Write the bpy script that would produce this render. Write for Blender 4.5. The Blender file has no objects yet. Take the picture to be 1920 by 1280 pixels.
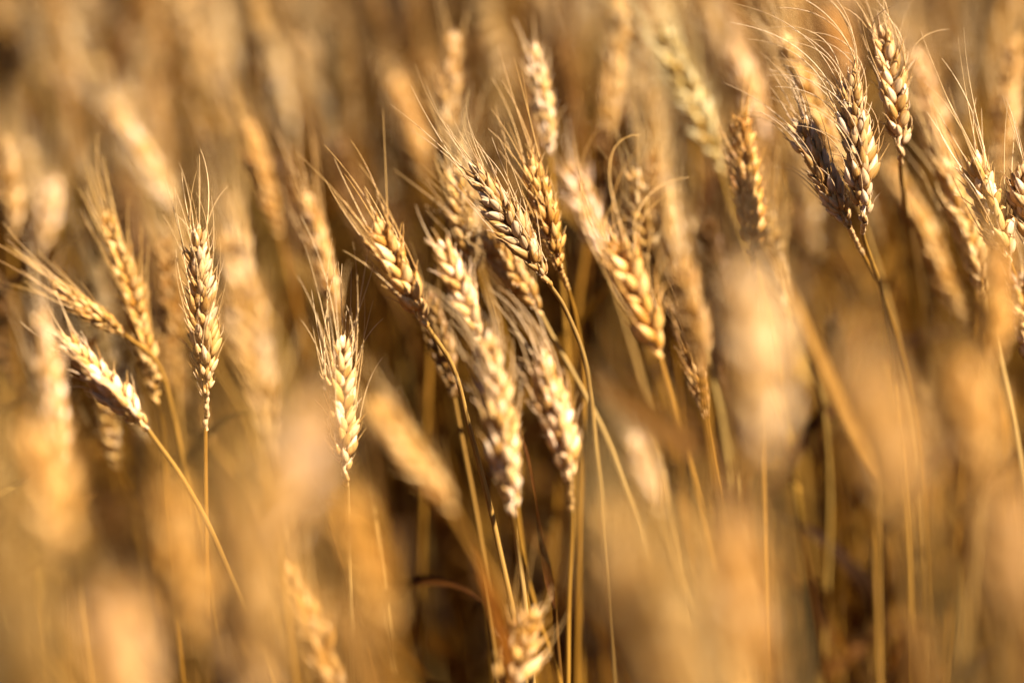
import bpy, math, random
import numpy as np
from mathutils import Vector, Matrix

rng = np.random.default_rng(11)
random.seed(11)
SC = bpy.context.scene
C = SC.collection

# ------------------------------------------------------------------ camera, world, sun, exposure
CAM_H, PITCH, LENS, FOCUS = 1.15, math.radians(20.0), 85.0, 1.15
FPX = 1920 * LENS / 36.0                     # focal length in photo pixels
cam_data = bpy.data.cameras.new("camera")
cam = bpy.data.objects.new("camera", cam_data)
C.objects.link(cam)
cam.location = (0, 0, CAM_H)
cam.rotation_euler = (math.radians(90) - PITCH, 0, 0)
cam_data.lens = LENS
cam_data.sensor_width = 36.0
cam_data.sensor_fit = 'HORIZONTAL'
cam_data.clip_start = 0.02
cam_data.clip_end = 3000
cam_data.dof.use_dof = True
cam_data.dof.focus_distance = FOCUS
cam_data.dof.aperture_fstop = 1.8
SC.camera = cam

SUN_DIR = Vector((0.52, -0.27, 0.82)).normalized()     # towards the sun
sun_el = math.asin(SUN_DIR.z)
sun_az = math.atan2(SUN_DIR.x, SUN_DIR.y)
world = bpy.data.worlds.new("World")
SC.world = world
world.use_nodes = True
wn = world.node_tree.nodes
sky = wn.new("ShaderNodeTexSky")
sky.sky_type = 'NISHITA'
sky.sun_disc = False
sky.sun_elevation = sun_el
sky.sun_rotation = sun_az
sky.dust_density = 0.3
sky.air_density = 0.3
world.node_tree.links.new(sky.outputs[0], wn["Background"].inputs[0])
wn["Background"].inputs[1].default_value = 0.05
sun_data = bpy.data.lights.new("sun", 'SUN')
sun_data.energy = 5.0
sun_data.angle = math.radians(0.5)
sun_data.color = (1.0, 0.905, 0.81)
sun = bpy.data.objects.new("sun", sun_data)
C.objects.link(sun)
sun.rotation_euler = SUN_DIR.to_track_quat('Z', 'Y').to_euler()

SC.view_settings.view_transform = 'Standard'
SC.view_settings.look = 'None'
SC.view_settings.exposure = 2.0
SC.view_settings.gamma = 1.0
SC.render.engine = 'CYCLES'
SC.cycles.use_denoising = True
SC.cycles.max_bounces = 8
SC.cycles.diffuse_bounces = 2
SC.cycles.transmission_bounces = 6
SC.cycles.caustics_reflective = False
SC.cycles.caustics_refractive = False

# ------------------------------------------------------------------ projection helpers
FWD = np.array((0, math.cos(PITCH), -math.sin(PITCH)))
UP = np.array((0, math.sin(PITCH), math.cos(PITCH)))
RIGHT = np.array((1.0, 0, 0))
CAMP = np.array((0, 0, CAM_H))

def P(px, py, d):
    """photo pixel and distance along the view axis -> point in the field"""
    return CAMP + d * FWD + RIGHT * ((px - 960) / FPX * d) + UP * ((640 - py) / FPX * d)

def proj(p):
    v = np.asarray(p) - CAMP
    d = float(v @ FWD)
    return 960 + FPX * float(v @ RIGHT) / d, 640 - FPX * float(v @ UP) / d, d

# ------------------------------------------------------------------ materials
def ramp(nt, stops):
    n = nt.nodes.new("ShaderNodeValToRGB")
    el = n.color_ramp.elements
    while len(el) < len(stops):
        el.new(0.5)
    for e, (p, c) in zip(el, stops):
        e.position = p
        e.color = (*c, 1)
    return n

def mixc(nt, a, b, fac, mode='MULTIPLY'):
    n = nt.nodes.new("ShaderNodeMix")
    n.data_type = 'RGBA'
    n.blend_type = mode
    for sock, v in ((n.inputs[0], fac), (n.inputs[6], a), (n.inputs[7], b)):
        if hasattr(v, "is_output"):
            nt.links.new(v, sock)
        else:
            sock.default_value = v if not isinstance(v, tuple) else (*v, 1)
    return n.outputs[2]

def straw(name, stops, rough, transl, su, sv, bump, along=None, island=True, spots=0.0, spec=0.4, mass=False):
    m = bpy.data.materials.new(name)
    m.use_nodes = True
    nt = m.node_tree
    L = nt.links
    bs = nt.nodes["Principled BSDF"]
    out = nt.nodes["Material Output"]
    geo = nt.nodes.new("ShaderNodeNewGeometry")
    oi = nt.nodes.new("ShaderNodeObjectInfo")
    uv = nt.nodes.new("ShaderNodeUVMap")
    add = nt.nodes.new("ShaderNodeMath"); add.operation = 'ADD'
    L.new(geo.outputs["Random Per Island"], add.inputs[0])
    L.new(oi.outputs["Random"], add.inputs[1])
    fr = nt.nodes.new("ShaderNodeMath"); fr.operation = 'FRACT'
    L.new(add.outputs[0], fr.inputs[0])
    r = ramp(nt, stops)
    L.new(fr.outputs[0], r.inputs[0])
    tint = oi.outputs["Color"]
    if mass:                                     # ripeness and painted shade of each plant of the mass
        at = nt.nodes.new("ShaderNodeAttribute"); at.attribute_name = "ripeness_shade"
        tint = at.outputs["Color"]
    col = mixc(nt, r.outputs[0], tint, 1.0)
    mp = nt.nodes.new("ShaderNodeMapping")
    mp.inputs["Scale"].default_value = (su, sv, 1)
    L.new(uv.outputs[0], mp.inputs[0])
    nz = nt.nodes.new("ShaderNodeTexNoise")
    nz.inputs["Scale"].default_value = 1.0
    nz.inputs["Detail"].default_value = 3.0
    L.new(mp.outputs[0], nz.inputs["Vector"])
    st = ramp(nt, [(0.3, (0.64, 0.55, 0.43)), (0.62, (1.06, 1.06, 1.06))])
    L.new(nz.outputs[0], st.inputs[0])
    col = mixc(nt, col, st.outputs[0], 1.0)
    if along:
        sep = nt.nodes.new("ShaderNodeSeparateXYZ")
        L.new(uv.outputs[0], sep.inputs[0])
        ar = ramp(nt, along)
        L.new(sep.outputs[1], ar.inputs[0])
        col = mixc(nt, col, ar.outputs[0], 1.0)
    if spots:
        tc = nt.nodes.new("ShaderNodeTexCoord")
        n2 = nt.nodes.new("ShaderNodeTexNoise")
        n2.inputs["Scale"].default_value = 260
        n2.inputs["Detail"].default_value = 4
        L.new(tc.outputs["Object"], n2.inputs["Vector"])
        sr = ramp(nt, [(0.36, (0.55, 0.42, 0.30)), (0.52, (1, 1, 1))])
        L.new(n2.outputs[0], sr.inputs[0])
        col = mixc(nt, col, sr.outputs[0], spots)
    L.new(col, bs.inputs["Base Color"])
    bs.inputs["Roughness"].default_value = rough
    bs.inputs["Specular IOR Level"].default_value = spec
    bp = nt.nodes.new("ShaderNodeBump")
    bp.inputs["Strength"].default_value = bump
    bp.inputs["Distance"].default_value = 0.0004
    L.new(nz.outputs[0], bp.inputs["Height"])
    L.new(bp.outputs[0], bs.inputs["Normal"])
    tr = nt.nodes.new("ShaderNodeBsdfTranslucent")
    warm = mixc(nt, col, (1.0, 0.74, 0.42), 1.0)
    L.new(warm, tr.inputs[0])
    ms = nt.nodes.new("ShaderNodeMixShader")
    ms.inputs[0].default_value = transl
    L.new(bs.outputs[0], ms.inputs[1])
    L.new(tr.outputs[0], ms.inputs[2])
    L.new(ms.outputs[0], out.inputs[0])
    return m

def straw_set(mass):
    husk = straw("husk", [(0.0, (0.37, 0.183, 0.031)), (0.45, (0.56, 0.337, 0.105)), (1.0, (0.71, 0.51, 0.29))], 0.48, 0.14, 14, 1.2, 0.55,
                 along=[(0.0, (0.82, 0.70, 0.52)), (0.3, (0.98, 0.95, 0.9)), (0.8, (1.0, 1.0, 1.0)), (1.0, (1.12, 1.14, 1.16))], spots=0.55, spec=0.3, mass=mass)
    awn = straw("awn", [(0.0, (0.40, 0.23, 0.07)), (1.0, (0.62, 0.42, 0.19))], 0.4, 0.1, 3, 12, 0.2, spec=0.4, mass=mass)
    stem = straw("stem", [(0.0, (0.19, 0.078, 0.005)), (0.5, (0.25, 0.116, 0.011)), (1.0, (0.34, 0.205, 0.05))], 0.6, 0.06, 9, 0.6, 0.4, spec=0.12, mass=mass)
    leaf = straw("leaf", [(0.0, (0.085, 0.034, 0.002)), (0.6, (0.21, 0.090, 0.006)), (1.0, (0.40, 0.225, 0.05))], 0.7, 0.38, 12, 1.0, 0.5, spots=0.6, spec=0.1, mass=mass)
    return husk, awn, stem, leaf
HUSK, AWN, STEM, LEAF = straw_set(False)
MASS_MATS = straw_set(True)

def soil():
    m = bpy.data.materials.new("soil")
    m.use_nodes = True
    nt = m.node_tree
    bs = nt.nodes["Principled BSDF"]
    tc = nt.nodes.new("ShaderNodeTexCoord")
    n1 = nt.nodes.new("ShaderNodeTexNoise"); n1.inputs["Scale"].default_value = 30; n1.inputs["Detail"].default_value = 6
    nt.links.new(tc.outputs["Object"], n1.inputs["Vector"])
    r = ramp(nt, [(0.3, (0.045, 0.02, 0.005)), (0.55, (0.10, 0.048, 0.012)), (0.75, (0.24, 0.13, 0.035))])
    nt.links.new(n1.outputs[0], r.inputs[0])
    nt.links.new(r.outputs[0], bs.inputs["Base Color"])
    bs.inputs["Roughness"].default_value = 0.95
    bp = nt.nodes.new("ShaderNodeBump"); bp.inputs["Distance"].default_value = 0.02
    nt.links.new(n1.outputs[0], bp.inputs["Height"])
    nt.links.new(bp.outputs[0], bs.inputs["Normal"])
    return m

# ------------------------------------------------------------------ mesh helpers (quads only, numpy)
def norm(v):
    v = np.asarray(v, float)
    return v / (np.linalg.norm(v) + 1e-12)

class MB:
    """collects quad grids; build() links them as one mesh object"""
    def __init__(self):
        self.v, self.f, self.uv, self.n = [], [], [], 0
        self.mi, self.cur = [], 0
    def add(self, tpl, M=None):
        v, f, uv = tpl
        if M is not None:
            v = v @ M[:3, :3].T + M[:3, 3]
        self.v.append(v); self.f.append(f + self.n); self.uv.append(uv)
        self.mi.append(np.full(len(f), self.cur, np.int32))
        self.n += len(v)
    def arrays(self):
        return (np.concatenate(self.v), np.concatenate(self.f), np.concatenate(self.uv), np.concatenate(self.mi))
    def mesh(self, name, mats):
        v, f, uv, mi = self.arrays()
        return make_mesh(name, v, f, uv, mats, mi)

def make_mesh(name, v, f, uv, mats, mi=None):
    me = bpy.data.meshes.new(name)
    nq = len(f)
    me.vertices.add(len(v)); me.vertices.foreach_set("co", np.ascontiguousarray(v, np.float32).ravel())
    me.loops.add(nq * 4); me.loops.foreach_set("vertex_index", np.ascontiguousarray(f, np.int32).ravel())
    me.polygons.add(nq); me.polygons.foreach_set("loop_start", np.arange(0, nq * 4, 4, dtype=np.int32))
    for m in mats:
        me.materials.append(m)
    if mi is not None and len(mats) > 1:
        me.polygons.foreach_set("material_index", mi)
    me.polygons.foreach_set("use_smooth", np.ones(nq, bool))
    l = me.uv_layers.new(name="UVMap")
    l.data.foreach_set("uv", np.ascontiguousarray(uv[f.ravel()], np.float32).ravel())
    me.update(calc_edges=True)
    return me

def grid_faces(nr, ns, closed=True):
    i, k = np.meshgrid(np.arange(nr - 1), np.arange(ns if closed else ns - 1), indexing='ij')
    k2 = (k + 1) % ns
    return np.stack([i * ns + k, i * ns + k2, (i + 1) * ns + k2, (i + 1) * ns + k], -1).reshape(-1, 4).astype(np.int32)

def floret(L, W, T, nr, ns, bend=0.10, keel=0.10, a=0.55, b=0.95, flare=0.0):
    t = np.linspace(0.015, 0.995, nr)
    p = t ** a * (1 - t) ** b
    p /= (a / (a + b)) ** a * (b / (a + b)) ** b
    p = np.maximum(p, 0.05)
    ph = np.arange(ns) / ns * 2 * math.pi + math.pi / 2
    cx, sy = np.cos(ph), np.sin(ph)
    kb = keel * np.exp(-(((ph - math.pi / 2 + math.pi) % (2 * math.pi) - math.pi) / 0.38) ** 2)
    yy = np.where(sy > 0, sy, sy * 0.62) + kb
    x = W / 2 * p[:, None] * cx[None]
    y = T / 2 * p[:, None] * yy[None] - (bend * L * (t ** 2 - 0.55 * t))[:, None] + flare * L * (t ** 4)[:, None]
    z = np.repeat((t * L)[:, None], ns, 1)
    v = np.stack([x, y, z], -1).reshape(-1, 3)
    u = 1 - np.abs(2 * np.arange(ns) / ns - 1)
    uv = np.stack([np.tile(u, nr), np.repeat(t, ns)], -1)
    return v, grid_faces(nr, ns), uv

def frame(z, y, o):
    z = norm(z); y = norm(np.asarray(y) - z * np.dot(y, z)); x = np.cross(y, z)
    M = np.eye(4); M[:3, 0], M[:3, 1], M[:3, 2], M[:3, 3] = x, y, z, o
    return M

def tube(pts, rad, ns, vscale=1.0):
    pts = np.asarray(pts, float); n = len(pts)
    tg = np.gradient(pts, axis=0)
    tg /= np.linalg.norm(tg, axis=1)[:, None] + 1e-12
    ref = np.array((0.31, 0.95, 0.05))
    a = np.cross(tg, ref); a /= np.linalg.norm(a, axis=1)[:, None] + 1e-12
    b = np.cross(tg, a)
    ph = np.arange(ns) / ns * 2 * math.pi
    rad = np.broadcast_to(np.asarray(rad, float), (n,))
    v = pts[:, None] + rad[:, None, None] * (np.cos(ph)[None, :, None] * a[:, None] + np.sin(ph)[None, :, None] * b[:, None])
    u = 1 - np.abs(2 * np.arange(ns) / ns - 1)
    uv = np.stack([np.tile(u, n), np.repeat(np.linspace(0, vscale, n), ns)], -1)
    return v.reshape(-1, 3), grid_faces(n, ns), uv

def catmull(pts, per):
    pts = np.asarray(pts, float)
    q = np.concatenate([[2 * pts[0] - pts[1]], pts, [2 * pts[-1] - pts[-2]]])
    out = []
    for i in range(len(pts) - 1):
        p0, p1, p2, p3 = q[i:i + 4]
        for t in np.arange(per) / per:
            out.append(0.5 * (2 * p1 + (p2 - p0) * t + (2 * p0 - 5 * p1 + 4 * p2 - p3) * t * t + (3 * p1 - p0 - 3 * p2 + p3) * t ** 3))
    out.append(pts[-1])
    return np.array(out)

def leaf_strip(path, width, nrm0, twist, fold=0.25):
    """a dry blade: folded strip following a path, tapering to a point"""
    n = len(path)
    tg = np.gradient(path, axis=0); tg /= np.linalg.norm(tg, axis=1)[:, None] + 1e-12
    t = np.linspace(0, 1, n)
    w = width * np.minimum(1, t * 6 + 0.35) * (1 - t ** 2.2) + 0.0003
    side = np.cross(tg, nrm0); side /= np.linalg.norm(side, axis=1)[:, None] + 1e-12
    nn = np.cross(side, tg)
    ang = twist * t
    s2 = side * np.cos(ang)[:, None] + nn * np.sin(ang)[:, None]
    n2 = -side * np.sin(ang)[:, None] + nn * np.cos(ang)[:, None]
    cols = []
    for k, (a, h) in enumerate(((-1, fold), (-0.5, fold * 0.35), (0, 0), (0.5, fold * 0.35), (1, fold))):
        ripple = 0.10 * np.sin(t * 23 + k * 1.7)
        cols.append(path + s2 * (a * w / 2)[:, None] + n2 * ((h + ripple) * w / 2)[:, None])
    v = np.stack(cols, 1).reshape(-1, 3)
    uv = np.stack([np.tile(np.linspace(0, 1, 5), n), np.repeat(t * 3, 5)], -1)
    return v, grid_faces(n, 5, False), uv

MM = 0.001
# one spikelet: glumes, two outer florets, middle floret.  X = away from the rachis, Y = across, Z = up the ear
def spikelet(res, r, full=True, plump=1.0, open_=1.0):
    nr, ns = {'hi': (14, 14), 'mid': (7, 8), 'low': (4, 5)}[res]
    parts, tips = [], []
    j = lambda s: r.normal(0, s)
    def beak(M, L, d, k):
        """the stub of an awn on a husk's tip"""
        if res == 'low' or r.random() > k:
            return
        p = (M @ np.array((0, -0.04 * L, L * 0.96, 1)))[:3]
        ln = r.uniform(2.0, 9.0) * MM
        d2 = norm(d + r.normal(0, 0.18, 3))
        parts.append((tube(np.array([p, p + d * ln * 0.5, p + d * ln * 0.5 + d2 * ln * 0.5]), np.array((0.34, 0.2, 0.08)) * MM, 4, 1), None))
    for s in (1, -1):
        L = (10.4 + j(0.8)) * MM
        ax, ay = math.radians(25 + j(5)) * open_, s * math.radians(19 + j(5)) * open_
        d = norm((math.tan(ax), math.tan(ay), 1))
        o = np.array((1.1, s * 1.6, 0.6)) * MM
        M = frame(d, (0.42 + j(0.08), s * 0.9, 0), o)
        parts.append((floret(L, 4.4 * MM * plump, 4.1 * MM * plump, nr, ns, bend=0.13, keel=0.18, a=0.6, b=1.15), M))
        tips.append(((M @ np.array((0, -0.045 * L, L * 0.985, 1)))[:3], norm(d + np.array((0, s * 0.05, 0.25)))))
        beak(M, L, d, 0.6)
    if full:
        for s in (1, -1):
            L = (8.4 + j(0.5)) * MM
            d = norm((math.tan(math.radians(21 + j(3)) * open_), s * math.tan(math.radians(23 + j(4)) * open_), 1))
            M = frame(d, (0.1 + j(0.12), s * 0.95, 0), np.array((0.7, s * 2.5, -0.9)) * MM)
            parts.append((floret(L, 4.1 * MM * plump, 2.2 * MM * plump, nr, ns, bend=0.04, keel=0.32, b=0.72, flare=0.09), M))
            beak(M, L, d, 0.8)
        # the small upper floret that looks out between the big ones
        L = (7.4 + j(0.6)) * MM
        d = norm((math.tan(math.radians(20 + j(4))), j(0.16), 1))
        M = frame(d, (0.8, j(0.5), 0), np.array((2.7, j(0.5), 4.9)) * MM)
        parts.append((floret(L, 2.9 * MM, 2.5 * MM, nr, ns, bend=0.08, keel=0.15), M))
        beak(M, L, d, 0.9)
    L = (9.0 + j(0.6)) * MM
    d = norm((math.tan(math.radians(21 + j(3)) * open_), j(0.07), 1))
    M = frame(d, (1, j(0.15), 0), np.array((2.2, 0, 2.6)) * MM)
    parts.append((floret(L, 4.3 * MM * plump, 3.6 * MM * plump, nr, ns, bend=0.1, keel=0.14), M))
    tips.append(((M @ np.array((0, -0.04 * L, L * 0.985, 1)))[:3], norm(d + np.array((0, 0, 0.3)))))
    beak(M, L, d, 0.7)
    return parts, tips

SPK = {}
for res, cnt in (('hi', 7), ('mid', 5), ('low', 3)):
    SPK[res] = []
    for q in range(cnt):
        r = np.random.default_rng(100 + q)
        parts, tips = spikelet(res, r, full=(res != 'low'), plump=1.0 + 0.06 * (q % 3 - 1))
        mb = MB()
        for tpl, M in parts:
            mb.add(tpl, M)
        SPK[res].append((mb, tips))
SPK_MESH = [mb.mesh("spikelet", [HUSK]) for mb, _ in SPK['hi']]

def rotz(a):
    M = np.eye(4); c, s = math.cos(a), math.sin(a)
    M[0, 0], M[0, 1], M[1, 0], M[1, 1] = c, -s, s, c
    return M

def ear_layout(base, tip, face, sag, sz, r, res, step=3.7):
    """node frames along a bent ear: list of (matrix, spikelet variant), the rachis points, tangent at the base"""
    base, tip = np.asarray(base, float), np.asarray(tip, float)
    length = np.linalg.norm(tip - base)
    ctrl = (base + tip) / 2 + np.asarray(sag, float)
    bez = lambda t: (1 - t) ** 2 * base + 2 * t * (1 - t) * ctrl + t * t * tip
    tan = lambda t: norm(2 * (1 - t) * (ctrl - base) + 2 * t * (tip - ctrl))
    n = max(8, int(round((length - 8.5 * MM * sz) / (step * MM * sz))))
    t_end = 1 - 8.8 * MM * sz / length
    nodes, rach = [], []
    twist0, twist = r.normal(0, 0.12), r.normal(0, 0.35)
    for i in range(n):
        u = i / (n - 1)
        t = u * t_end
        k = sz * (0.36 + 0.64 * min(1, u / 0.26) ** 0.8) * (1.0 - 0.26 * max(0, (u - 0.6) / 0.4) ** 1.4) * (1 + r.normal(0, 0.07))
        tg, o = tan(t), bez(t)
        f = frame(tg, face, o) @ rotz(twist0 + twist * (u - 0.5) + r.normal(0, 0.13))
        side = 0 if i % 2 == 0 else math.pi
        M = f @ rotz(side)
        if i == n - 1:
            M = f @ rotz(math.pi / 2)
        # lean the spikelet outwards a little less near the tip
        lean = math.radians(r.normal(0, 5.5) - 6 * max(0, u - 0.55) / 0.45)
        c, s = math.cos(lean), math.sin(lean)
        R = np.eye(4); R[0, 0], R[0, 2], R[2, 0], R[2, 2] = c, s, -s, c
        S = np.diag((k, k, k * (1 + r.normal(0, 0.03)), 1))
        nodes.append((M @ R @ S, int(r.integers(len(SPK[res])))))
        rach.append(o + M[:3, 0] * (-0.5 * MM * sz))
    return nodes, np.array(rach), tan(0), tan

def awn_curve(p, d, axis, length, spread, drift, curl, r, nseg):
    d = norm(d * (0.55 + spread) + axis * 1.0 + r.normal(0, 0.17 + 0.14 * spread, 3))
    cv = np.asarray(drift, float) + r.normal(0, curl * 1.35, 3)
    pts = [np.array(p)]
    for i in range(nseg):
        pts.append(pts[-1] + d * length / nseg)
        d = norm(d + cv / nseg * (0.4 + 1.2 * i / nseg))
    return np.array(pts)

def link(name, me, parent, M=None, tone=None):
    o = bpy.data.objects.new(name, me)
    C.objects.link(o)
    o.parent = parent
    if M is not None:
        o.matrix_local = Matrix(M.tolist())
    if tone is not None:
        o.color = (*tone, 1)
    return o

STEM_R = 1.4 * MM
def stem_tpl(pts, ns=8, per=6, r0=1.0, nodes=True):
    """pts from the ear down to the ground"""
    c = catmull(pts, per)
    seg = np.concatenate([[0], np.cumsum(np.linalg.norm(np.diff(c, axis=0), axis=1))])
    rad = r0 * STEM_R * (0.72 + 0.28 * np.clip(seg / 0.10, 0, 1) + 0.35 * np.clip((seg - 0.3) / 0.4, 0, 1))
    if nodes:
        for at in (0.27, 0.52):
            rad = rad * (1 + 0.35 * np.exp(-((seg - at) / 0.006) ** 2))
    return tube(c, rad, ns, vscale=20), c, seg

def rachis_tpl(rach, base, sz, ns=6):
    pts = np.concatenate([[base], rach])
    zz = [pts[0]]
    for a, b in zip(pts[:-1], pts[1:]):
        zz += [a * 0.55 + b * 0.45, b]
    return tube(np.array(zz), np.linspace(1.05, 0.5, len(zz)) * MM * sz, ns, vscale=8)

def leaf_tpl(start, r, length, width, lean, up=0.4):
    d = norm(np.array((lean[0], lean[1], up)) + r.normal(0, 0.25, 3))
    pts = [np.array(start, float)]
    n = 15
    sag = 0.6 + r.uniform(0, 1.6)
    for i in range(n):
        pts.append(pts[-1] + d * length / n)
        d = norm(d + np.array((0, 0, -sag / n)) + r.normal(0, 0.07, 3))
    return leaf_strip(np.array(pts), width, norm((-lean[1], lean[0], 0.3)) * 0 + norm((d[1], -d[0], 0.2)), r.normal(0, 2.2))

def tagged_empty(name, loc, label, cat, group=None):
    o = bpy.data.objects.new(name, None)
    C.objects.link(o)
    o.location = loc
    o.empty_display_size = 0.02
    o["label"] = label
    o["category"] = cat
    if group:
        o["group"] = group
    return o

# ------------------------------------------------------------------ ground
def ground():
    n = 60
    e = np.concatenate([-np.geomspace(400, 0.15, n), [0], np.geomspace(0.15, 400, n)])
    X, Y = np.meshgrid(e, e)
    Z = 0.012 * np.sin(X * 9.1) * np.sin(Y * 7.3) * np.exp(-(X ** 2 + Y ** 2) / 60)
    v = np.stack([X, Y, Z], -1).reshape(-1, 3)
    f = grid_faces(len(e), len(e), False)
    o = bpy.data.objects.new("ground", make_mesh("ground", v, f, v[:, :2].copy(), [soil()]))
    o["kind"] = "structure"
    C.objects.link(o)
ground()

# ------------------------------------------------------------------ the stalks one can point to in the photograph
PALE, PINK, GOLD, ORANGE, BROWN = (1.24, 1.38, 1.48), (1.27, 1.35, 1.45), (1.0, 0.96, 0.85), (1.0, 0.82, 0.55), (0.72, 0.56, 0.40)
GREEN, STRAW, SHADE_TONE, GREY = (1.08, 1.32, 1.25), (1.08, 1.10, 1.10), (0.42, 0.33, 0.24), (0.95, 1.02, 1.1)  # third tone has an ear's shade painted into it
# keys: tip, base (photo pixels); d = distance; dt = how much further off the tip is; sz = plumpness; roll = turn about the ear's axis (0 = braided face)
# awn = (share of florets with an awn, length mm, spread, drift, curl); stem = photo pixels the straw passes; lm = short phrase used to point at neighbours
H = []
def hero(**k):
    t = k['tone']
    k['tone'] = (t[0], 0.42 * t[0] * 0.97 + 0.58 * t[1], t[2])
    H.append(k)
exec_order = None
hero(tip=(880, 300), base=(1026, 527), d=1.15, sz=1.03, neck=4, roll=-12, awn=(0.9, 50, 0.06, (-0.1, 0, 0.35), 0.35), tone=(0.82, 0.84, 0.85), res='hi', sag=(4, 4),
     stem=[(1062, 584), (1100, 690), (1118, 850), (1130, 960)], label="sharply focused slanting braided ear on a curved straw, centre of the sharp group", lm="the sharp slanting braided ear")
hero(tip=(364, 425), base=(386, 742), d=1.15, sz=1.05, neck=19, roll=62, awn=(0.75, 38, 0.15, (-0.05, 0, 0.2), 0.35), tone=STRAW, res='hi', sag=(8, 0),
     stem=[(388, 772), (385, 812), (386, 950), (390, 1280)], label="sharp upright pale ear with kinked neck on a straight straw, left third", lm="the sharp upright ear with kinked neck")
hero(tip=(640, 628), base=(648, 893), d=1.135, sz=0.98, roll=35, neck=9, awn=(0.7, 58, 0.55, (0, 0, 0), 0.3), tone=PALE, res='hi', sag=(-6, 0),
     stem=[(652, 930), (655, 1040), (660, 1200)], label="pale ear with awns spread in a wide fan, alone left of centre", lm="the pale ear with fanned awns")
hero(tip=(1648, 45), base=(1690, 285), d=1.17, sz=1.06, neck=12, roll=10, awn=(0.75, 36, 0.2, (-0.4, 0, 0.0), 0.9), tone=STRAW, res='hi', sag=(4, 0),
     stem=[(1689, 325, 1.19), (1704, 420, 1.25), (1740, 620, 1.38)], label="topmost sharp ear of the right trio, braided grains and curly awns", lm="the topmost curly sharp ear")
hero(tip=(1585, 125), base=(1622, 415), d=1.15, sz=1.08, neck=14, roll=55, awn=(0.75, 66, 0.1, (-2.4, 0, -0.25), 0.3), tone=GREY, res='hi', sag=(8, 0),
     stem=[(1618, 440), (1634, 490), (1655, 560), (1680, 760)], label="sharp ear whose awns sweep left in long arcs, middle of right trio", lm="the sharp ear with sweeping awns")
hero(tip=(1492, 215), base=(1592, 425), d=1.16, sz=0.98, neck=26, roll=100, awn=(0.9, 34, 0.35, (-0.9, 0, -0.3), 0.4), tone=(0.85, 0.88, 0.95), res='hi', sag=(-8, -4),
     stem=[(1606, 455), (1638, 515), (1656, 556)], label="shaggy grey-straw ear leaning left against its trio neighbour, lowest of three", lm="the shaggy grey-straw ear")
hero(tip=(1816, 285), base=(1893, 490), d=1.15, sz=1.12, roll=40, awn=(0.9, 56, 0.18, (-0.1, 0, 0.1), 0.22), tone=PALE, res='hi', sag=(5, 5),
     stem=[(1920, 570), (1935, 700)], label="pale ear with long straight awns raised like bristles, near right edge", lm="the pale ear with raised bristles")
hero(tip=(1902, 300), base=(1936, 470), d=1.15, sz=0.95, roll=0, awn=(0.4, 30, 0.1, (0, 0, 0), 0.2), tone=GREY, res='hi',
     label="sharp ear cut off by the right edge, just its left grains showing", lm="the sharp ear cut by the right edge")
hero(tip=(1385, 195), base=(1412, 480), d=1.20, sz=1.02, neck=9, roll=70, awn=(0.5, 22, 0.5, (0, 0, 0), 0.2), tone=(0.92, 0.68, 0.42), res='hi', open_=1, sag=(3, 0),
     label="bristly orange-brown upright ear between the slanted green-tinged ear and right trio", lm="the bristly orange-brown ear")
hero(tip=(702, 410), base=(800, 610), d=1.125, sz=1.08, roll=8, awn=(0.85, 46, 0.12, (-0.15, 0, 0.2), 0.25), tone=(1.05, 0.92, 0.72), res='hi', sag=(-8, -6),
     stem=[(850, 690), (880, 800), (930, 1000)], label="golden ear with dark left flank and awns pointing up left", lm="the golden ear with dark left flank")
hero(tip=(822, 445), base=(900, 640), d=1.10, sz=0.88, roll=0, awn=(0.15, 20, 0.1, (0, 0, 0), 0.2), tone=PINK, res='hi', sag=(8, 4),
     stem=[(930, 760), (960, 950)], label="soft peach braided ear without awns, just below the sharp slanting one", lm="the soft peach braided ear")
hero(tip=(848, 305), base=(892, 520), d=1.215, sz=0.92, roll=5, awn=(0.2, 30, 0.1, (0, 0, 0), 0.2), tone=(1.12, 1.12, 0.95), res='hi', sag=(-4, 0),
     label="soft yellowish ear half hidden behind the sharp slanting ear's awns", lm="the yellowish ear behind the slanting one")
hero(tip=(985, 285), base=(1050, 505), d=1.175, sz=0.98, neck=18, roll=80, awn=(0.6, 42, 0.12, (-0.25, 0, 0.1), 0.2), tone=(0.98, 0.82, 0.60), res='hi', sag=(6, 0),
     stem=[(1064, 540), (1082, 610), (1095, 720), (1090, 900)], label="tan side-on ear touching the right side of the sharp slanting ear", lm="the tan side-on ear")
hero(tip=(997, 80), base=(1032, 292), d=1.25, sz=0.72, roll=70, awn=(0.0, 20, 0.1, (0, 0, 0), 0.2), tone=PALE, res='mid', sag=(5, 0),
     label="slim awnless pale ear standing upright against the background, top centre", lm="the slim awnless pale ear")
hero(tip=(848, 60), base=(832, 300), d=1.31, sz=0.85, roll=15, awn=(0.15, 30, 0.1, (0, 0, 0), 0.2), tone=(1.05, 0.98, 0.85), res='mid',
     label="blurred golden upright ear left of the slim awnless pale ear", lm="the blurred golden upright ear")
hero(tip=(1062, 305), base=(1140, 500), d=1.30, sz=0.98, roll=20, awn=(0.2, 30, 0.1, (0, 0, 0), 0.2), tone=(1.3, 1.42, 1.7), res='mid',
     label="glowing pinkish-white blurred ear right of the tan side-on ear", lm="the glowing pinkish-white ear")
hero(tip=(1148, 440), base=(1238, 670), d=1.08, sz=1.12, roll=5, awn=(0.85, 56, 0.15, (1.3, 0, 0.1), 0.5), tone=(1.12, 0.92, 0.64), res='hi', sag=(6, 0),
     label="big orange ear with thick pale awns curving up right, right of centre", lm="the big orange ear")
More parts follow.
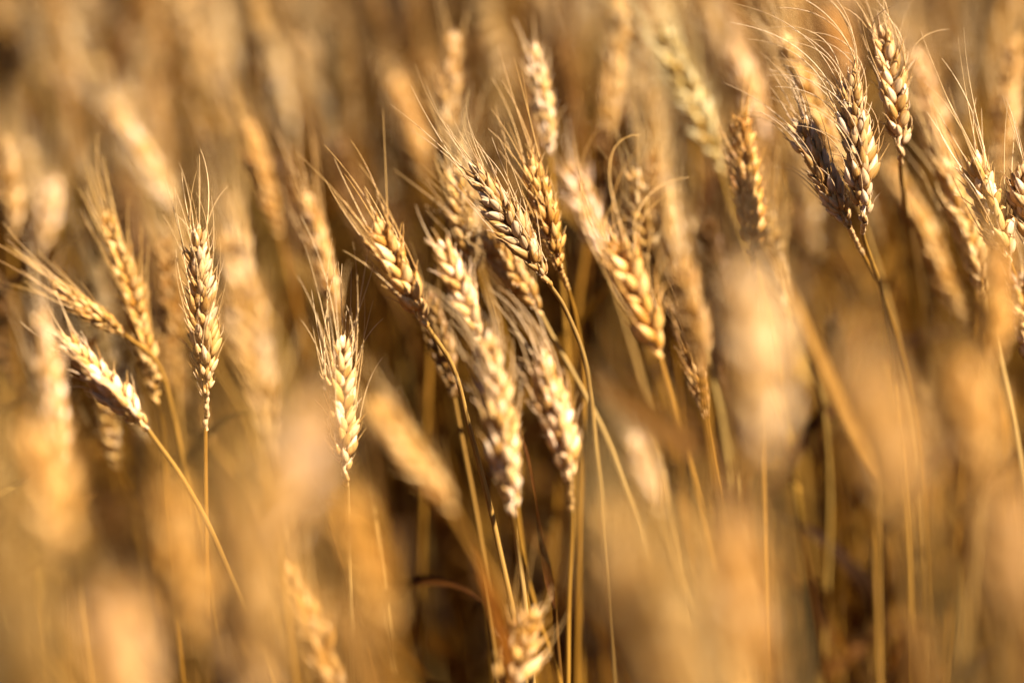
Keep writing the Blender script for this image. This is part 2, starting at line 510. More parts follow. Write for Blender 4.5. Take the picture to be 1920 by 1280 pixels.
hero(tip=(900, 432), base=(1015, 590), d=1.21, sz=0.92, roll=25, awn=(0.8, 45, 0.1, (0, 0, 0), 0.2), tone=(0.9, 0.8, 0.62), res='mid',
     label="shaded bearded ear underneath and left of the sharp slanting ear", lm="the shaded bearded ear")
hero(tip=(903, 622), base=(962, 965), d=1.075, sz=1.05, roll=42, awn=(0.5, 44, 0.3, (-0.7, 0, -0.1), 0.3), tone=PALE, res='hi', sag=(12, 4),
     stem=[(975, 1030), (1010, 1160), (1052, 1290)], label="long creamy ear hanging straight in the centre, leftmost of a creamy pair", lm="the long creamy ear")
hero(tip=(1005, 655), base=(1068, 905), d=1.085, sz=1.02, neck=16, roll=55, awn=(0.55, 44, 0.3, (-0.7, 0, -0.1), 0.3), tone=PINK, res='hi', sag=(14, 4),
     stem=[(1072, 985), (1066, 1120), (1064, 1290)], label="shorter creamy pink ear on a straight straw, right one of the creamy pair", lm="the shorter creamy pink ear")
hero(tip=(1238, 55), base=(1352, 320), d=1.32, sz=1.12, roll=0, awn=(0.5, 52, 0.1, (-0.2, 0, 0), 0.2), tone=(1.08, 1.52, 1.35), res='mid',
     label="slanted blurred ear with a faint green tinge, top right of centre", lm="the green-tinged slanted ear")
hero(tip=(1162, -6), base=(1130, 285), d=1.33, sz=0.82, roll=70, awn=(0.0, 30, 0.1, (0, 0, 0), 0.2), tone=(1.1, 1.05, 0.85), res='mid', sag=(14, 0),
     label="knobbly blurred golden ear leaning right at the top edge", lm="the knobbly golden ear")
hero(tip=(196, 395), base=(295, 755), d=1.22, sz=0.86, roll=20, awn=(0.45, 40, 0.1, (0.1, 0, 0.2), 0.2), tone=(1.0, 0.88, 0.62), res='mid', sag=(12, -4),
     stem=[(305, 800), (312, 900), (330, 1100)], label="long curved golden braided ear, left of the kink-necked ear", lm="the long curved golden ear")
hero(tip=(112, 628), base=(278, 806), d=1.115, sz=0.95, roll=60, awn=(0.5, 24, 0.2, (0, 0, 0), 0.3), tone=PINK, res='hi', sag=(6, 6),
     stem=[(352, 912), (420, 1050)], label="pale pink ear tilted far over to the left, lower left", lm="the tilted pale pink ear")
hero(tip=(85, 530), base=(235, 628), d=1.2, sz=0.72, roll=80, awn=(0.8, 42, 0.05, (-0.1, 0, 0.1), 0.15), tone=(0.95, 0.8, 0.55), res='mid',
     stem=[(300, 690), (340, 850)], label="thin brownish ear lying almost flat with awns pointing to left edge", lm="the thin flat-lying ear")
hero(tip=(305, 440), base=(330, 670), d=1.30, sz=0.9, roll=20, awn=(0.2, 30, 0.1, (0, 0, 0), 0.2), tone=BROWN, res='mid',  # brown husk with the shade it stands in put into the tone
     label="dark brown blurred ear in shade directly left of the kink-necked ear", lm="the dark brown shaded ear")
hero(tip=(425, 425), base=(505, 840), d=0.97, sz=1.1, roll=15, awn=(0.5, 45, 0.05, (0, 0, 0), 0.15), tone=(1.1, 1.1, 1.0), res='mid', sag=(8, 0),
     label="tall blurred ear with ladder-like grains right of the kink-necked ear", lm="the tall ladder-like ear")
hero(tip=(458, 225), base=(525, 440), d=1.37, sz=0.85, roll=30, awn=(0.3, 40, 0.1, (0, 0, 0), 0.2), tone=(1.05, 0.85, 0.6), res='mid',
     label="blurred orange ear in the upper left above the ladder-like ear", lm="the blurred orange ear")
hero(tip=(572, 365), base=(635, 610), d=1.27, sz=0.74, roll=60, awn=(0.4, 40, 0.1, (0, 0, 0), 0.2), tone=(1.12, 1.0, 0.85), res='mid',
     label="slim blurred tan ear above the fan-awned ear", lm="the slim blurred tan ear")
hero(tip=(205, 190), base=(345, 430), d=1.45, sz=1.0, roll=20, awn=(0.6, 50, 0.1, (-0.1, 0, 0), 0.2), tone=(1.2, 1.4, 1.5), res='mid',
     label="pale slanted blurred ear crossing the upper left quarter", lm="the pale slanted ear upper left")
hero(tip=(100, 330), base=(70, 470), d=1.45, sz=1.05, roll=50, awn=(0.4, 40, 0.1, (-0.1, 0, 0), 0.2), tone=PALE, res='mid',
     label="blurred pale ear over a dark hollow near the left edge", lm="the pale ear over the dark hollow")
hero(tip=(6, 255), base=(22, 450), d=1.38, sz=0.85, roll=60, awn=(0.2, 40, 0.1, (-0.1, 0, 0), 0.2), tone=GOLD, res='mid',
     label="blurred golden ear standing upright against the left edge", lm="the golden ear at the left edge")
hero(tip=(738, 140), base=(800, 330), d=1.5, sz=0.9, roll=30, awn=(0.3, 40, 0.1, (-0.1, 0, 0), 0.2), tone=(1.1, 0.92, 0.7), res='mid',
     label="blurred orange-tan nodding ear left of the blurred golden upright ear", lm="the orange-tan nodding ear")
hero(tip=(1462, 60), base=(1590, 345), d=1.26, sz=0.9, roll=15, awn=(0.5, 46, 0.1, (-0.4, 0, 0), 0.2), tone=(1.12, 1.08, 0.9), res='mid',
     stem=[(1620, 420)], label="soft yellow ear with dark left edge behind the right trio", lm="the soft yellow ear behind the trio")
hero(tip=(1368, 75), base=(1440, 270), d=1.42, sz=0.9, roll=30, awn=(0.4, 46, 0.1, (-0.1, 0, 0), 0.2), tone=PINK, res='mid',
     label="pale blurred ear behind the tip of the bristly orange-brown ear", lm="the pale ear behind the bristly one")
hero(tip=(1555, 15), base=(1615, 200), d=1.52, sz=1.0, roll=30, awn=(0.3, 46, 0.1, (-0.1, 0, 0), 0.2), tone=(1.2, 0.95, 0.75), res='mid',
     label="blurred peach-orange ear at the top behind the sweeping awns", lm="the peach-orange ear at the top")
hero(tip=(1712, 95), base=(1800, 380), d=1.34, sz=0.95, roll=30, awn=(0.3, 46, 0.1, (-0.1, 0, 0), 0.2), tone=(1.15, 1.05, 0.98), res='mid',
     label="long blurred pinkish ear behind the raised bristles near right edge", lm="the long blurred pinkish ear")
hero(tip=(1768, 300), base=(1850, 560), d=1.22, sz=0.95, roll=5, awn=(0.5, 46, 0.1, (-0.1, 0, 0), 0.2), tone=(1.12, 1.1, 0.92), res='mid',
     label="soft yellow braided ear tucked left of the bristle-awned ear", lm="the yellow braided ear by the bristles")
hero(tip=(1900, 60), base=(1872, 320), d=1.34, sz=0.92, roll=50, awn=(0.2, 40, 0.1, (0, 0, 0), 0.2), tone=(1.15, 1.05, 0.85), res='mid',
     label="blurred golden knobbly ear in the top right corner", lm="the knobbly ear in the top right corner")
hero(tip=(1665, 300), base=(1815, 615), d=1.35, sz=0.95, roll=30, awn=(0.2, 40, 0.1, (0, 0, 0), 0.2), tone=(1.05, 0.98, 0.75), res='mid',
     label="long slanted golden blurred ear below right of the trio", lm="the long slanted golden ear")
hero(tip=(1872, 440), base=(1855, 690), d=0.92, sz=0.85, roll=30, awn=(0.2, 40, 0.1, (0, 0, 0), 0.2), tone=(1.1, 0.85, 0.55), res='mid',
     label="blurred orange ear in front of the bristle-awned ear's foot", lm="the orange ear in front of the bristles")
hero(tip=(1905, 500), base=(1935, 700), d=1.12, sz=0.9, roll=5, awn=(0.3, 30, 0.1, (0, 0, 0), 0.2), tone=PALE, res='mid',
     label="pale braided ear at right edge below the ear cut by the edge", lm="the pale ear at the right edge")
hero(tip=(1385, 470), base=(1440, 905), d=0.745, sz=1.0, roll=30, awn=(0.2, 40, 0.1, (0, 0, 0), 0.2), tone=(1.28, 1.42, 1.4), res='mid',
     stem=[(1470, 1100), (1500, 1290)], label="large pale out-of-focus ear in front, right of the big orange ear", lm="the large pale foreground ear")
hero(tip=(1272, 480), base=(1315, 700), d=1.02, sz=0.8, roll=50, awn=(0.3, 40, 0.1, (0, 0, 0), 0.2), tone=(0.85, 0.7, 0.52), res='mid',  # brownish husk, its tone also dimmed to paint in shade
     label="brownish soft ear between the big orange and large pale foreground ears", lm="the brownish soft ear")
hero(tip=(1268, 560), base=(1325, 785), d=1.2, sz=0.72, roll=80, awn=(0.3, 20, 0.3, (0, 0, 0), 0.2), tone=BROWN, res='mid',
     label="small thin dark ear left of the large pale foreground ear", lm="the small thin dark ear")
hero(tip=(72, 580), base=(118, 900), d=1.0, sz=0.7, roll=70, awn=(0.3, 30, 0.3, (0, 0, 0), 0.2), tone=PINK, res='mid', sag=(6, 0),
     stem=[(130, 1000), (150, 1130)], label="narrow pale blurred ear hanging along the left edge", lm="the narrow pale ear by the left edge")
hero(tip=(800, 545), base=(852, 745), d=1.21, sz=0.8, roll=70, awn=(0.4, 22, 0.3, (0, 0, 0), 0.2), tone=SHADE_TONE, res='mid',  # shade around this ear is painted into its dark tone
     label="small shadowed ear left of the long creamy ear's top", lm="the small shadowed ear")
hero(tip=(992, 1128), base=(940, 1320), d=1.07, sz=1.15, roll=30, awn=(0.5, 30, 0.1, (0, 0, 0), 0.2), tone=(1.15, 1.1, 0.95), res='mid', sag=(14, 0),
     label="short plump ear low down at the bottom edge, centre", lm="the short plump ear at the bottom")
hero(tip=(535, 1055), base=(640, 1330), d=1.02, sz=0.98, roll=40, awn=(0.4, 30, 0.1, (0, 0, 0), 0.2), tone=(1.12, 0.98, 0.78), res='mid',
     label="blurred peach ear slanting out of the bottom edge, left of centre", lm="the peach ear at the bottom edge")
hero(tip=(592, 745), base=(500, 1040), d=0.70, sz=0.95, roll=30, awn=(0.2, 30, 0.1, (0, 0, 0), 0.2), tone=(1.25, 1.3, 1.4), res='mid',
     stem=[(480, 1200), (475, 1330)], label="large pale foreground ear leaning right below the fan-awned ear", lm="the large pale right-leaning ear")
hero(tip=(475, 965), base=(468, 1350), d=0.69, sz=0.95, roll=30, awn=(0.2, 30, 0.1, (0, 0, 0), 0.2), tone=(1.2, 1.22, 1.2), res='mid',
     label="large pale foreground ear rising from bottom edge under the right-leaning one", lm="the pale ear rising from the bottom")
hero(tip=(205, 1085), base=(240, 1400), d=0.68, sz=0.95, roll=30, awn=(0.2, 30, 0.1, (0, 0, 0), 0.2), tone=(1.2, 1.1, 1.0), res='mid',
     label="large peach foreground ear in the bottom left corner", lm="the peach ear in the bottom left corner")
hero(tip=(60, 790), base=(120, 1060), d=0.82, sz=0.95, roll=30, awn=(0.2, 30, 0.1, (0, 0, 0), 0.2), tone=(1.1, 0.85, 0.55), res='mid',
     label="blurred orange foreground ear at the left below the tilted pink ear", lm="the orange foreground ear at the left")
hero(tip=(318, 900), base=(360, 1200), d=0.80, sz=0.85, roll=30, awn=(0.2, 30, 0.1, (0, 0, 0), 0.2), tone=(0.95, 0.72, 0.45), res='mid',
     label="blurred brown-orange foreground ear under the kink-necked ear's straw", lm="the brown-orange foreground ear")
hero(tip=(640, 920), base=(735, 1190), d=0.82, sz=0.85, roll=30, awn=(0.2, 30, 0.1, (0, 0, 0), 0.2), tone=(1.02, 0.8, 0.5), res='mid',
     label="blurred amber foreground ear just below the fan-awned ear's base", lm="the amber foreground ear")
hero(tip=(1225, 1010), base=(1275, 1330), d=0.72, sz=0.9, roll=30, awn=(0.2, 30, 0.1, (0, 0, 0), 0.2), tone=(1.05, 0.8, 0.5), res='mid',
     label="blurred amber foreground ear at the bottom, left of the peach one", lm="the amber ear at the bottom")
hero(tip=(1362, 960), base=(1400, 1330), d=0.72, sz=0.9, roll=30, awn=(0.2, 30, 0.1, (0, 0, 0), 0.2), tone=(1.15, 0.98, 0.75), res='mid',
     label="blurred peach foreground ear at the bottom under the large pale one", lm="the peach foreground ear at the bottom")
hero(tip=(1600, 640), base=(1720, 1010), d=0.62, sz=0.9, roll=30, awn=(0.2, 30, 0.1, (0, 0, 0), 0.2), tone=(1.0, 0.85, 0.62), res='mid',
     label="very blurred tan foreground ear filling the lower right", lm="the very blurred tan ear")
hero(tip=(1800, 670), base=(1840, 930), d=0.78, sz=0.9, roll=30, awn=(0.2, 30, 0.1, (0, 0, 0), 0.2), tone=(1.08, 0.85, 0.55), res='mid',
     label="blurred orange foreground ear right of the very blurred tan one", lm="the orange foreground ear lower right")
hero(tip=(1885, 890), base=(1912, 1230), d=0.68, sz=0.95, roll=30, awn=(0.2, 30, 0.1, (0, 0, 0), 0.2), tone=(1.2, 1.08, 0.95), res='mid',
     label="blurred peach foreground ear in the bottom right corner", lm="the peach ear in the bottom right corner")
hero(tip=(690, 750), base=(850, 960), d=0.94, sz=0.95, roll=20, awn=(0.3, 36, 0.1, (0, 0, 0), 0.2), tone=(1.02, 0.88, 0.6), res='mid',
     label="soft gold slanting ear left of the long creamy ear", lm="the soft gold slanting ear")
hero(tip=(1180, 820), base=(1240, 960), d=0.95, sz=0.8, roll=20, awn=(0.3, 30, 0.1, (0, 0, 0), 0.2), tone=PALE, res='mid',
     stem=[(1290, 1090), (1335, 1250)], label="short pale blurred ear under the slanting leaf right of centre", lm="the short pale blurred ear")

def px_vec(dx, dy, d):
    return RIGHT * (dx / FPX * d) - UP * (dy / FPX * d)

def build_hero(h, idx):
    r = np.random.default_rng(500 + idx)
    d = h['d']
    if d < 0.9:
        d = 0.8 * d + 0.17                      # the out-of-focus ears in front
        h['sz'] *= 1.3
    base = P(*h['base'], d)
    tip = P(*h['tip'], d + h.get('dt', r.normal(0, 0.006)))
    axis = norm(tip - base)
    face = -FWD
    face = norm(face - axis * (face @ axis))
    a = math.radians(h['roll'])
    face = face * math.cos(a) + np.cross(axis, face) * math.sin(a)
    sag = px_vec(*h.get('sag', (4, 0)), d)
    sz, res, tone = h['sz'] * 1.07, h['res'], h['tone']
    nodes, rach, t0, tan = ear_layout(base, tip, face, sag, sz, r, res, 3.25)
    # straw down to the ground
    pts = [base]
    last, ldir = base, -t0
    for q in h.get('stem', []):
        p = P(q[0], q[1], q[2] if len(q) > 2 else d + (0.004 if h.get('neck') == 19 else 0.014) * len(pts))
        ldir = norm(p - last); last = p
        pts.append(p)
    hd = np.array((ldir[0], ldir[1], 0.0))
    foot = np.array((last[0], last[1], 0.0)) + hd * (0.22 if len(pts) == 1 else 0.12)
    cp = last + ldir * min(0.2, 0.4 * last[2] / max(0.5, -ldir[2]))
    for t in (0.2, 0.45, 0.72, 1.0):
        pts.append((1 - t) ** 2 * last + 2 * t * (1 - t) * cp + t * t * foot)
    root = tagged_empty("wheat_stalk", foot, h['label'], "wheat stalk", "wheat stalks in the field")
    # stem
    tpl, c, seg = stem_tpl(pts, 10 if res == 'hi' else 7, 8)
    mb = MB(); mb.add(tpl)
    mb.v[0] = mb.v[0] - foot
    link("stem", mb.mesh("stem", [STEM]), root, tone=tuple(q * (0.5 + 0.5 * x) for q, x in zip((1.1, 1.2, 1.7), tone)))
    # ear
    mb = MB(); mb.add(rachis_tpl(rach, base, sz))
    if h.get('neck'):                            # bare knobbly joints under the lowest spikelets
        al = np.arange(-0.002, h['neck'] * MM, 0.0006)
        np_ = np.stack([np.interp(al, seg, c[:, k]) for k in range(3)], -1)
        ph_ = al / 0.0042 * math.pi
        np_ = np_ + np.outer(0.42 * MM * np.sin(ph_), np.cross(norm(t0), norm(face)))
        mb.add(tube(np_, (1.15 + 0.32 * np.abs(np.sin(ph_)) ** 3) * MM, 8, 6))
    if res != 'hi':
        for M, q in nodes:
            v, f, uv, _ = SPK[res][q][0].arrays()
            mb.add((v, f, uv), M)
    mb.v = [v - foot for v in mb.v]
    ear = link("ear", mb.mesh("ear", [HUSK]), root, tone=tone)
    if res == 'hi':
        for M, q in nodes:
            M2 = M.copy(); M2[:3, 3] -= foot
            link("spikelet", SPK_MESH[q], ear, M2, tone)
    # awns
    share, alen, spread, drift, curl = h['awn']
    curves = []
    dv = RIGHT * drift[0] + UP * drift[2]
    for i, (M, q) in enumerate(nodes):
        u = i / (len(nodes) - 1)
        for k, (tp, td) in enumerate(SPK[res][q][1]):
            if k == 2 and r.random() < 0.6:
                continue
            if r.random() > (0.25 + 0.9 * share) * (0.5 + 0.5 * min(1, u * 1.5)):
                continue
            p = (M @ np.append(tp, 1))[:3]
            dd = norm(M[:3, :3] @ td)
            L = alen * MM * (0.6 + 0.5 * u) * (r.uniform(0.7, 1.2) if r.random() < 0.8 else r.uniform(0.2, 0.6))
            curves.append(awn_curve(p, dd, norm(tan(min(1, u))), L, spread, dv, curl, r, 12 if res == 'hi' else 8))
    if curves and res == 'hi':
        for cv in curves:
            mb = MB()
            mb.add(tube(cv - foot, np.linspace(0.30, 0.09, len(cv)) * MM, 5, 3))
            link("awn", mb.mesh("awn", [AWN]), ear, tone=tone)
    elif len(curves) > 4:
        mb = MB()
        for cv in curves:
            mb.add(tube(cv - foot, np.linspace(0.32, 0.10, len(cv)) * MM, 4, 3))
        link("beard", mb.mesh("beard", [AWN]), ear, tone=tone)
    # one or two dry leaves low on the straw
    for at in (0.26, 0.45):
        if r.random() < 0.75:
            i = int(np.argmin(np.abs(seg - at - r.uniform(-0.03, 0.05))))
            an = r.uniform(0, 2 * math.pi)
            mb = MB(); mb.add(leaf_tpl(c[i] - foot, r, r.uniform(0.10, 0.17), r.uniform(5, 9) * MM, (0.35 * math.cos(an), 0.35 * math.sin(an)), -1.0))
            link("leaf", mb.mesh("leaf", [LEAF]), root, tone=tuple(0.6 + 0.4 * x for x in tone))
    h['mid'] = ((h['tip'][0] + h['base'][0]) / 2, (h['tip'][1] + h['base'][1]) / 2)
    return root

for i, h in enumerate(H):
    build_hero(h, i)

# bare straws and single dry leaves one can point to
def blade(name, label, pts, w0, twist, tone, mat, cat, d_ground=0.0):
    """a straw that ends in a dry leaf: leaf along the photo pixels, straw from its foot to the ground"""
    path = catmull([P(*p) for p in pts], 8)
    p0 = path[0]
    foot = np.array((p0[0] + 0.03, p0[1] + 0.02, 0.0))
    root = tagged_empty("dry_tiller", foot, label, "straw", "earless dry tillers")
    tpl, c, seg = stem_tpl([p0, p0 * 0.6 + foot * 0.4 + np.array((0.008, 0, 0)), foot], 7, 8)
    mb = MB(); mb.add(tpl); mb.v[0] = mb.v[0] - foot
    link("stem", mb.mesh("stem", [STEM]), root, tone=tone)
    mb = MB(); mb.add(leaf_strip(path - foot, w0 * MM, norm(-FWD + np.array((0.3, 0, 0.5))), twist)) 
    link("leaf", mb.mesh("leaf", [mat]), root, tone=tone)

blade("dry_tiller", "broad pale blurred leaf blade slanting left below the big orange ear", [(1310, 850, 0.92), (1240, 800, 0.915), (1160, 742, 0.91), (1095, 690, 0.905)], 13, 0.4, (1.15, 1.15, 1.05), LEAF, "straw")
blade("dry_tiller", "narrow dark brown withered blade beside the long creamy ear's right side", [(1040, 1140, 1.12), (1016, 1010, 1.12), (996, 880, 1.12), (968, 780, 1.12)], 4.0, 3.5, (0.35, 0.26, 0.18), LEAF, "straw")
blade("dry_tiller", "straight pale flat blade slanting behind the large pale foreground ear", [(1640, 900, 1.0), (1580, 770, 1.0), (1510, 600, 1.0), (1430, 440, 1.0)], 6, 0.5, (1.1, 1.02, 0.85), LEAF, "straw")
blade("dry_tiller", "thin tan blade above the short plump ear at the bottom", [(955, 1250, 1.02), (935, 1160, 1.02), (905, 1070, 1.02), (880, 1020, 1.02)], 6, 0.6, (0.9, 0.7, 0.4), LEAF, "straw")

# arched bare straw in the bottom left corner
def arched():
    pts = [P(-40, 1195, 1.14), P(8, 1222, 1.14), P(35, 1248, 1.14), P(70, 1310, 1.14)]
    foot = np.array((pts[-1][0] + 0.05, pts[-1][1] + 0.03, 0.0))
    root = tagged_empty("bent_straw", foot, "bare golden straw bent in an arch in the bottom left corner", "straw", "earless dry tillers")
    tpl, c, seg = stem_tpl(pts + [pts[-1] * 0.5 + foot * 0.5, foot], 8, 8, 1.3)
    mb = MB(); mb.add(tpl); mb.v[0] = mb.v[0] - foot
    link("stem", mb.mesh("stem", [STEM]), root, tone=(1.0, 0.9, 0.7))
    mb = MB(); mb.add(leaf_strip(catmull([P(110, 1330, 1.13), P(70, 1265, 1.13), P(30, 1205, 1.14), P(0, 1170, 1.15)], 6) - foot, 4 * MM, norm((0, -1, 0.5)), 0.6))
    link("leaf", mb.mesh("leaf", [LEAF]), root, tone=(0.8, 0.7, 0.5))
arched()

# ------------------------------------------------------------------ the rest of the field
def make_proto(seed, res):
    """a whole plant around its own root, leaning to the left at the top"""
    r = np.random.default_rng(seed)
    h = r.uniform(0.65, 0.80)
    lean = r.uniform(0.15, 0.55)
    an = math.pi + r.normal(0, 0.5)
    ld = np.array((math.cos(an), math.sin(an), 0))
    base = np.array((0, 0, h)) + ld * 0.10 * lean * 2
    length = r.uniform(0.058, 0.082)
    adir = norm(np.array((0, 0, 1)) + ld * (0.06 + lean * 0.62))
    tip = base + adir * length
    fa = r.uniform(0, math.pi * 2)
    nodes, rach, t0, tan = ear_layout(base, tip, (math.cos(fa), math.sin(fa), 0.1), ld * 0.004, r.uniform(0.82, 1.05), r, res, 3.6 if res != 'low' else 4.4)
    out = {}
    tpl, c, seg = stem_tpl([base, base - t0 * 0.08, np.array((ld[0] * 0.02, ld[1] * 0.02, h * 0.55)), np.zeros(3)],
                           {'mid': 7, 'low': 4}[res], {'mid': 8, 'low': 3}[res], nodes=(res == 'mid'))
    mb = MB(); mb.add(tpl); out['stem'] = mb
    mb = MB(); mb.add(rachis_tpl(rach, base, 0.9, 4))
    for M, q in nodes:
        v, f, uv, _ = SPK[res][q][0].arrays()
        mb.add((v, f, uv), M)
    out['husk'] = mb
    mb = MB()
    share = r.choice([0.35, 0.8, 1.0])
    for i, (M, q) in enumerate(nodes):
        for tp, td in SPK[res][q][1][:2]:
            if r.random() < share * (0.75 if res == 'mid' else 0.5):
                cv = awn_curve((M @ np.append(tp, 1))[:3], norm(M[:3, :3] @ td), tan(1), 0.052 * r.uniform(0.6, 1.1), 0.2, (0, 0, 0), 0.25, r, 8 if res == 'mid' else 4)
                mb.add(tube(cv, np.linspace(0.32, 0.10, len(cv)) * MM, 4 if res == 'mid' else 3, 3))
    out['awn'] = mb
    leaves = []
    for at in (h * 0.88 + r.uniform(-.05, .03), h * 0.74 + r.uniform(-.05, .05), h * 0.6 + r.uniform(-.06, .06), h * 0.42 + r.uniform(-.06, .06)):
        a2 = r.uniform(0, 2 * math.pi)
        i = int(np.argmin(np.abs(c[:, 2] - at)))
        v, f, uv = leaf_tpl(c[i], r, r.uniform(0.09, 0.18), r.uniform(6, 12) * MM, (0.24 * math.cos(a2), 0.24 * math.sin(a2)), 1.1 if r.random() < 0.6 else -0.9)
        if res == 'low':                                  # keep every second row and the edge and middle columns
            n = len(v) // 5
            v = v.reshape(n, 5, 3)[::2][:, ::2].reshape(-1, 3); uv = uv.reshape(n, 5, 2)[::2][:, ::2].reshape(-1, 2)
            f = grid_faces(len(v) // 3, 3, False)
        m2 = MB(); m2.add((v, f, uv)); leaves.append(m2)
    out['leaf'] = leaves
    out['tip'], out['base'] = tip, base
    return out

PROTO_MID = [make_proto(900 + i, 'mid') for i in range(14)]
PROTO_LOW = [make_proto(950 + i, 'low') for i in range(12)]
for p in PROTO_MID:
    p['mesh'] = [("stem", p['stem'].mesh("stem", [STEM]), None), ("ear", p['husk'].mesh("ear", [HUSK]), None)]
    if p['awn'].n > 150:
        p['mesh'].append(("beard", p['awn'].mesh("beard", [AWN]), "ear"))
    for lm in p['leaf']:
        p['mesh'].append(("leaf", lm.mesh("leaf", [LEAF]), None))

def shade_patches(x, y):  # darkens plant colour clump by clump, standing in for shadowed gaps
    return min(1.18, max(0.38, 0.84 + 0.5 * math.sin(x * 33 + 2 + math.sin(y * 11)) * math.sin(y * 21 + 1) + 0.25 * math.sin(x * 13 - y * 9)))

def ripeness_shade(q, patch_shade=1.0):
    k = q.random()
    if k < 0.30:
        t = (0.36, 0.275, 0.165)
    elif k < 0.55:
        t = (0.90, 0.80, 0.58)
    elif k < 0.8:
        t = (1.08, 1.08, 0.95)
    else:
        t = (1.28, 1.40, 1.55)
    g = q.uniform(0.85, 1.12) * patch_shade  # random ripeness tone, dimmed by the painted shade of its clump
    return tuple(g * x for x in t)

# scatter
spots = []
r = np.random.default_rng(77)
CELL = 0.039
for gx in np.arange(-2.6, 2.6, CELL):
    for gy in np.arange(0.12, 8.0, CELL):
        x, y = gx + r.uniform(0, CELL), gy + r.uniform(0, CELL)
        half = 0.2118 * y
        inside = abs(x) < half + 0.06
        near = abs(x) < half + 0.45
        keep = 1.0 if inside else (0.75 if near else 0.22)
        cl = math.sin(x * 41 + 1.3 * math.sin(y * 17)) * math.sin(y * 29 + 1.7 * math.sin(x * 23)) + 0.5 * math.sin(x * 17 + y * 13)
        keep *= min(1.0, max(0.03, 0.72 + 1.1 * cl))
        if y > 3.2:
            keep *= max(0.25, 1 - (y - 3.2) / 4)
        if r.random() > keep:
            continue
        spots.append((x, y, r.normal(0, 0.5), r.uniform(0.93, 1.08) if y > 1.0 else r.uniform(1.0, 1.16), int(r.integers(14))))

for gx in np.arange(-0.5, 0.5, 0.052):                     # the thick of the stand just behind the sharp ears
    for gy in np.arange(1.22, 2.0, 0.052):
        x, y = gx + r.uniform(0, 0.052), gy + r.uniform(0, 0.052)
        if abs(x) < 0.2118 * y + 0.05 and r.random() < 0.97:
            spots.append((x, y, r.normal(0, 0.5), r.uniform(0.93, 1.08), int(r.integers(14))))
def place(p, x, y, rz, s):
    M = rotz(rz); M[:3, :3] *= s; M[0, 3], M[1, 3] = x, y
    return M

def hollow(mx, my):
    """the dark openings of the stand"""
    return any(abs(mx - a) < w and abs(my - b) < h for a, b, w, h in
               ((840, 1070, 70, 130), (1610, 1080, 90, 150), (1325, 830, 80, 150), (965, 1190, 90, 150), (1165, 640, 50, 90), (690, 500, 50, 60), (400, 880, 80, 120), (120, 420, 40, 60), (930, 170, 50, 110)))

inview, mass = [], []
for x, y, rz, s, q in spots:
    pm = PROTO_MID[q]
    M = place(pm, x, y, rz, s)
    tip = (M @ np.append(pm['tip'], 1))[:3]; base = (M @ np.append(pm['base'], 1))[:3]
    tx, ty, td = proj(tip); bx, by, bd = proj(base)
    mx, my, md = (tx + bx) / 2, (ty + by) / 2, (td + bd) / 2
    infr = md > 0.1 and -60 < mx < 1980 and -120 < my < 1400
    if md < 0.42 and abs(x) < 0.35:
        continue
    if infr and md < 1.0 and my > 840 and md > 0.6:
        if ty > (850 if 860 < tx < 1120 else 770) and not hollow(mx, my):
            inview.append((md, mx, my, x, y, rz, s, q))
        continue
    if infr and md < 2.1 and hollow(mx, my):
        continue
    if infr and (md < 1.55 if (mx < 620 and my < 360) else md < 1.36) and my < 300:
        continue
    if infr and md < 1.6 and any(md < h['d'] + 0.03 and abs(mx - h['mid'][0]) < 85 and abs(my - h['mid'][1]) < 190 for h in H if h['d'] > 1.2):
        continue                                        # keeps the soft ears behind in sight
    if infr and md < 1.24:
        continue                                        # the near ears are the ones placed above
    if infr and -20 < mx < 1940 and -40 < my < 1300:
        inview.append((md, mx, my, x, y, rz, s, q))
    else:
        mass.append((x, y, rz, s, q))
def clear_of_view(x, y, rz, s, q):
    """a simplified plant beside the picture must not reach into its sharp zone"""
    pl = PROTO_LOW[q % len(PROTO_LOW)]
    M = place(pl, x, y, rz, s)
    mx, my, md = proj(((M @ np.append((pl['tip'] + pl['base']) / 2, 1))[:3]))
    return not (0.3 < md < 1.5 and -170 < mx < 2090 and my < 1500)
mass = [m for m in mass if clear_of_view(*m)]
inview.sort()
N_IND = 233
for it in inview[N_IND:]:
    mass.append(it[3:])

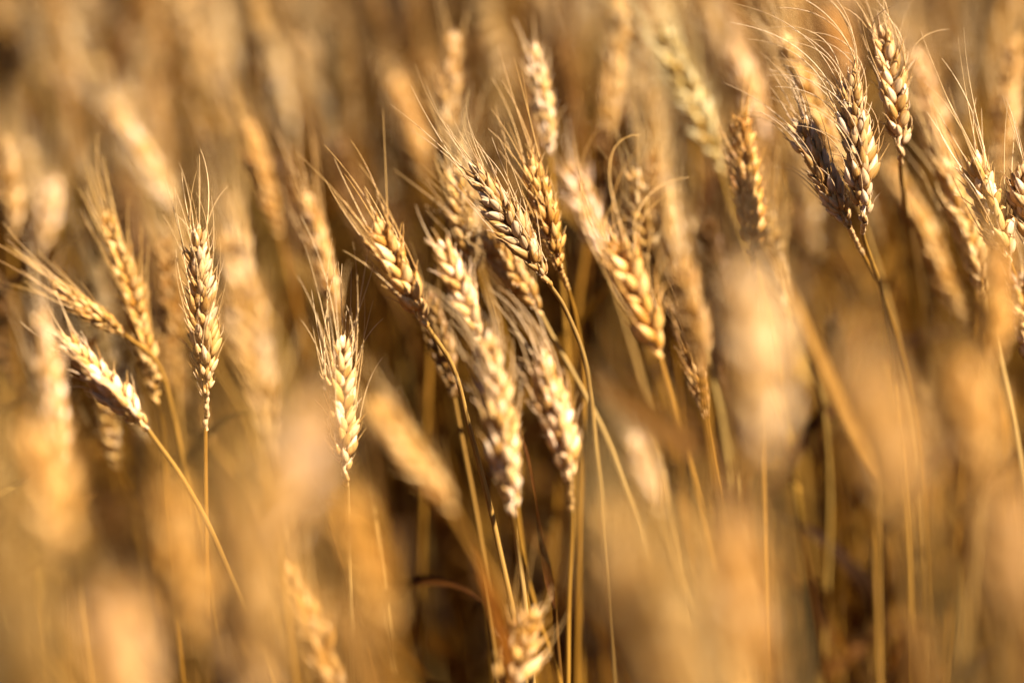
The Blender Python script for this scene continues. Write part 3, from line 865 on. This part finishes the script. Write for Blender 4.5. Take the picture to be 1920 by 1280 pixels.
# individual stalks behind the sharp ones, named after the nearest ear one can point to
LMS = [(h['mid'], h['lm']) for h in H if 0 < h['mid'][0] < 1920 and h['mid'][1] < 1270]
used = {}
DIRS = ["to the right of", "above right of", "above", "above left of", "to the left of", "below left of", "below", "below right of"]
ORD = ["nearest", "second-nearest", "third-nearest", "fourth-nearest", "fifth-nearest", "sixth-nearest", "seventh-nearest", "eighth-nearest", "ninth-nearest", "tenth-nearest", "eleventh-nearest", "twelfth-nearest"]
items = []
for md, mx, my, x, y, rz, s, q in inview[:N_IND]:
    best = sorted(((mx - a) ** 2 + (my - b) ** 2, n, mx - a, my - b) for (a, b), n in LMS)[0]
    dr = DIRS[int(round(math.atan2(-best[3], best[2]) / (math.pi / 4))) % 8]
    items.append((best[0], dr, best[1], md, x, y, rz, s, q))
items.sort(key=lambda t: t[0])
for dist, dr, nm, md, x, y, rz, s, q in items:
    k = used.get((dr, nm), 0); used[(dr, nm)] = k + 1
    label = f"{ORD[min(k, 11)]} blurred ear {dr} {nm}"
    root = tagged_empty("wheat_stalk", (x, y, 0), label, "wheat stalk", "blurred wheat stalks behind the sharp ones")
    root.rotation_euler = (0, 0, rz); root.scale = (s, s, s)
    tone = ripeness_shade(r, shade_patches(x, y))
    if md < 1.0:                                         # the amber ears close to the lens
        tone = (tone[0] * 0.92, tone[1] * 0.87, tone[2] * 0.68)
    made = {}
    for name, me, par in PROTO_MID[q]['mesh']:
        made[name] = link(name, me, made.get(par, root), tone=tone)

# everything else: one mass, several thousand simplified plants
def build_mass():
    V, F, U, I, T, n = [], [], [], [], [], 0
    rr = np.random.default_rng(5)
    arr = []
    for p in PROTO_LOW:
        mb = MB()
        for mi, key in enumerate(('husk', 'awn', 'stem')):
            mb.cur = mi
            for v, f, uv in zip(p[key].v, p[key].f, p[key].uv):
                mb.v.append(v); mb.uv.append(uv); mb.mi.append(np.full(len(f), mi, np.int32))
                mb.f.append(f + mb.n)
            mb.n += p[key].n
        mb.cur = 3
        for l in p['leaf']:
            mb.add((l.v[0], l.f[0], l.uv[0]))
        arr.append(mb.arrays())
    for x, y, rz, s, q in mass:
        v, f, uv, mi = arr[q % len(arr)]
        M = place(None, x, y, rz, s)
        V.append((v @ M[:3, :3].T + M[:3, 3]).astype(np.float32)); F.append(f + n); U.append(uv.astype(np.float32)); I.append(mi)
        T.append(np.repeat(np.array([(*ripeness_shade(rr, shade_patches(x, y)), 1.0)], np.float32), len(v), 0))
        n += len(v)
    me = make_mesh("wheat_field", np.concatenate(V), np.concatenate(F), np.concatenate(U), list(MASS_MATS), np.concatenate(I))
    ca = me.attributes.new('ripeness_shade', 'FLOAT_COLOR', 'POINT')
    ca.data.foreach_set('color', np.concatenate(T).ravel())
    o = bpy.data.objects.new("wheat_field", me)
    C.objects.link(o)
    o["kind"] = "stuff"
    o["label"] = "golden mass of ripe wheat filling the field behind and around"
    o["category"] = "wheat field"
    print("mass stalks", len(mass), "verts", n, "in view", len(inview))
build_mass()
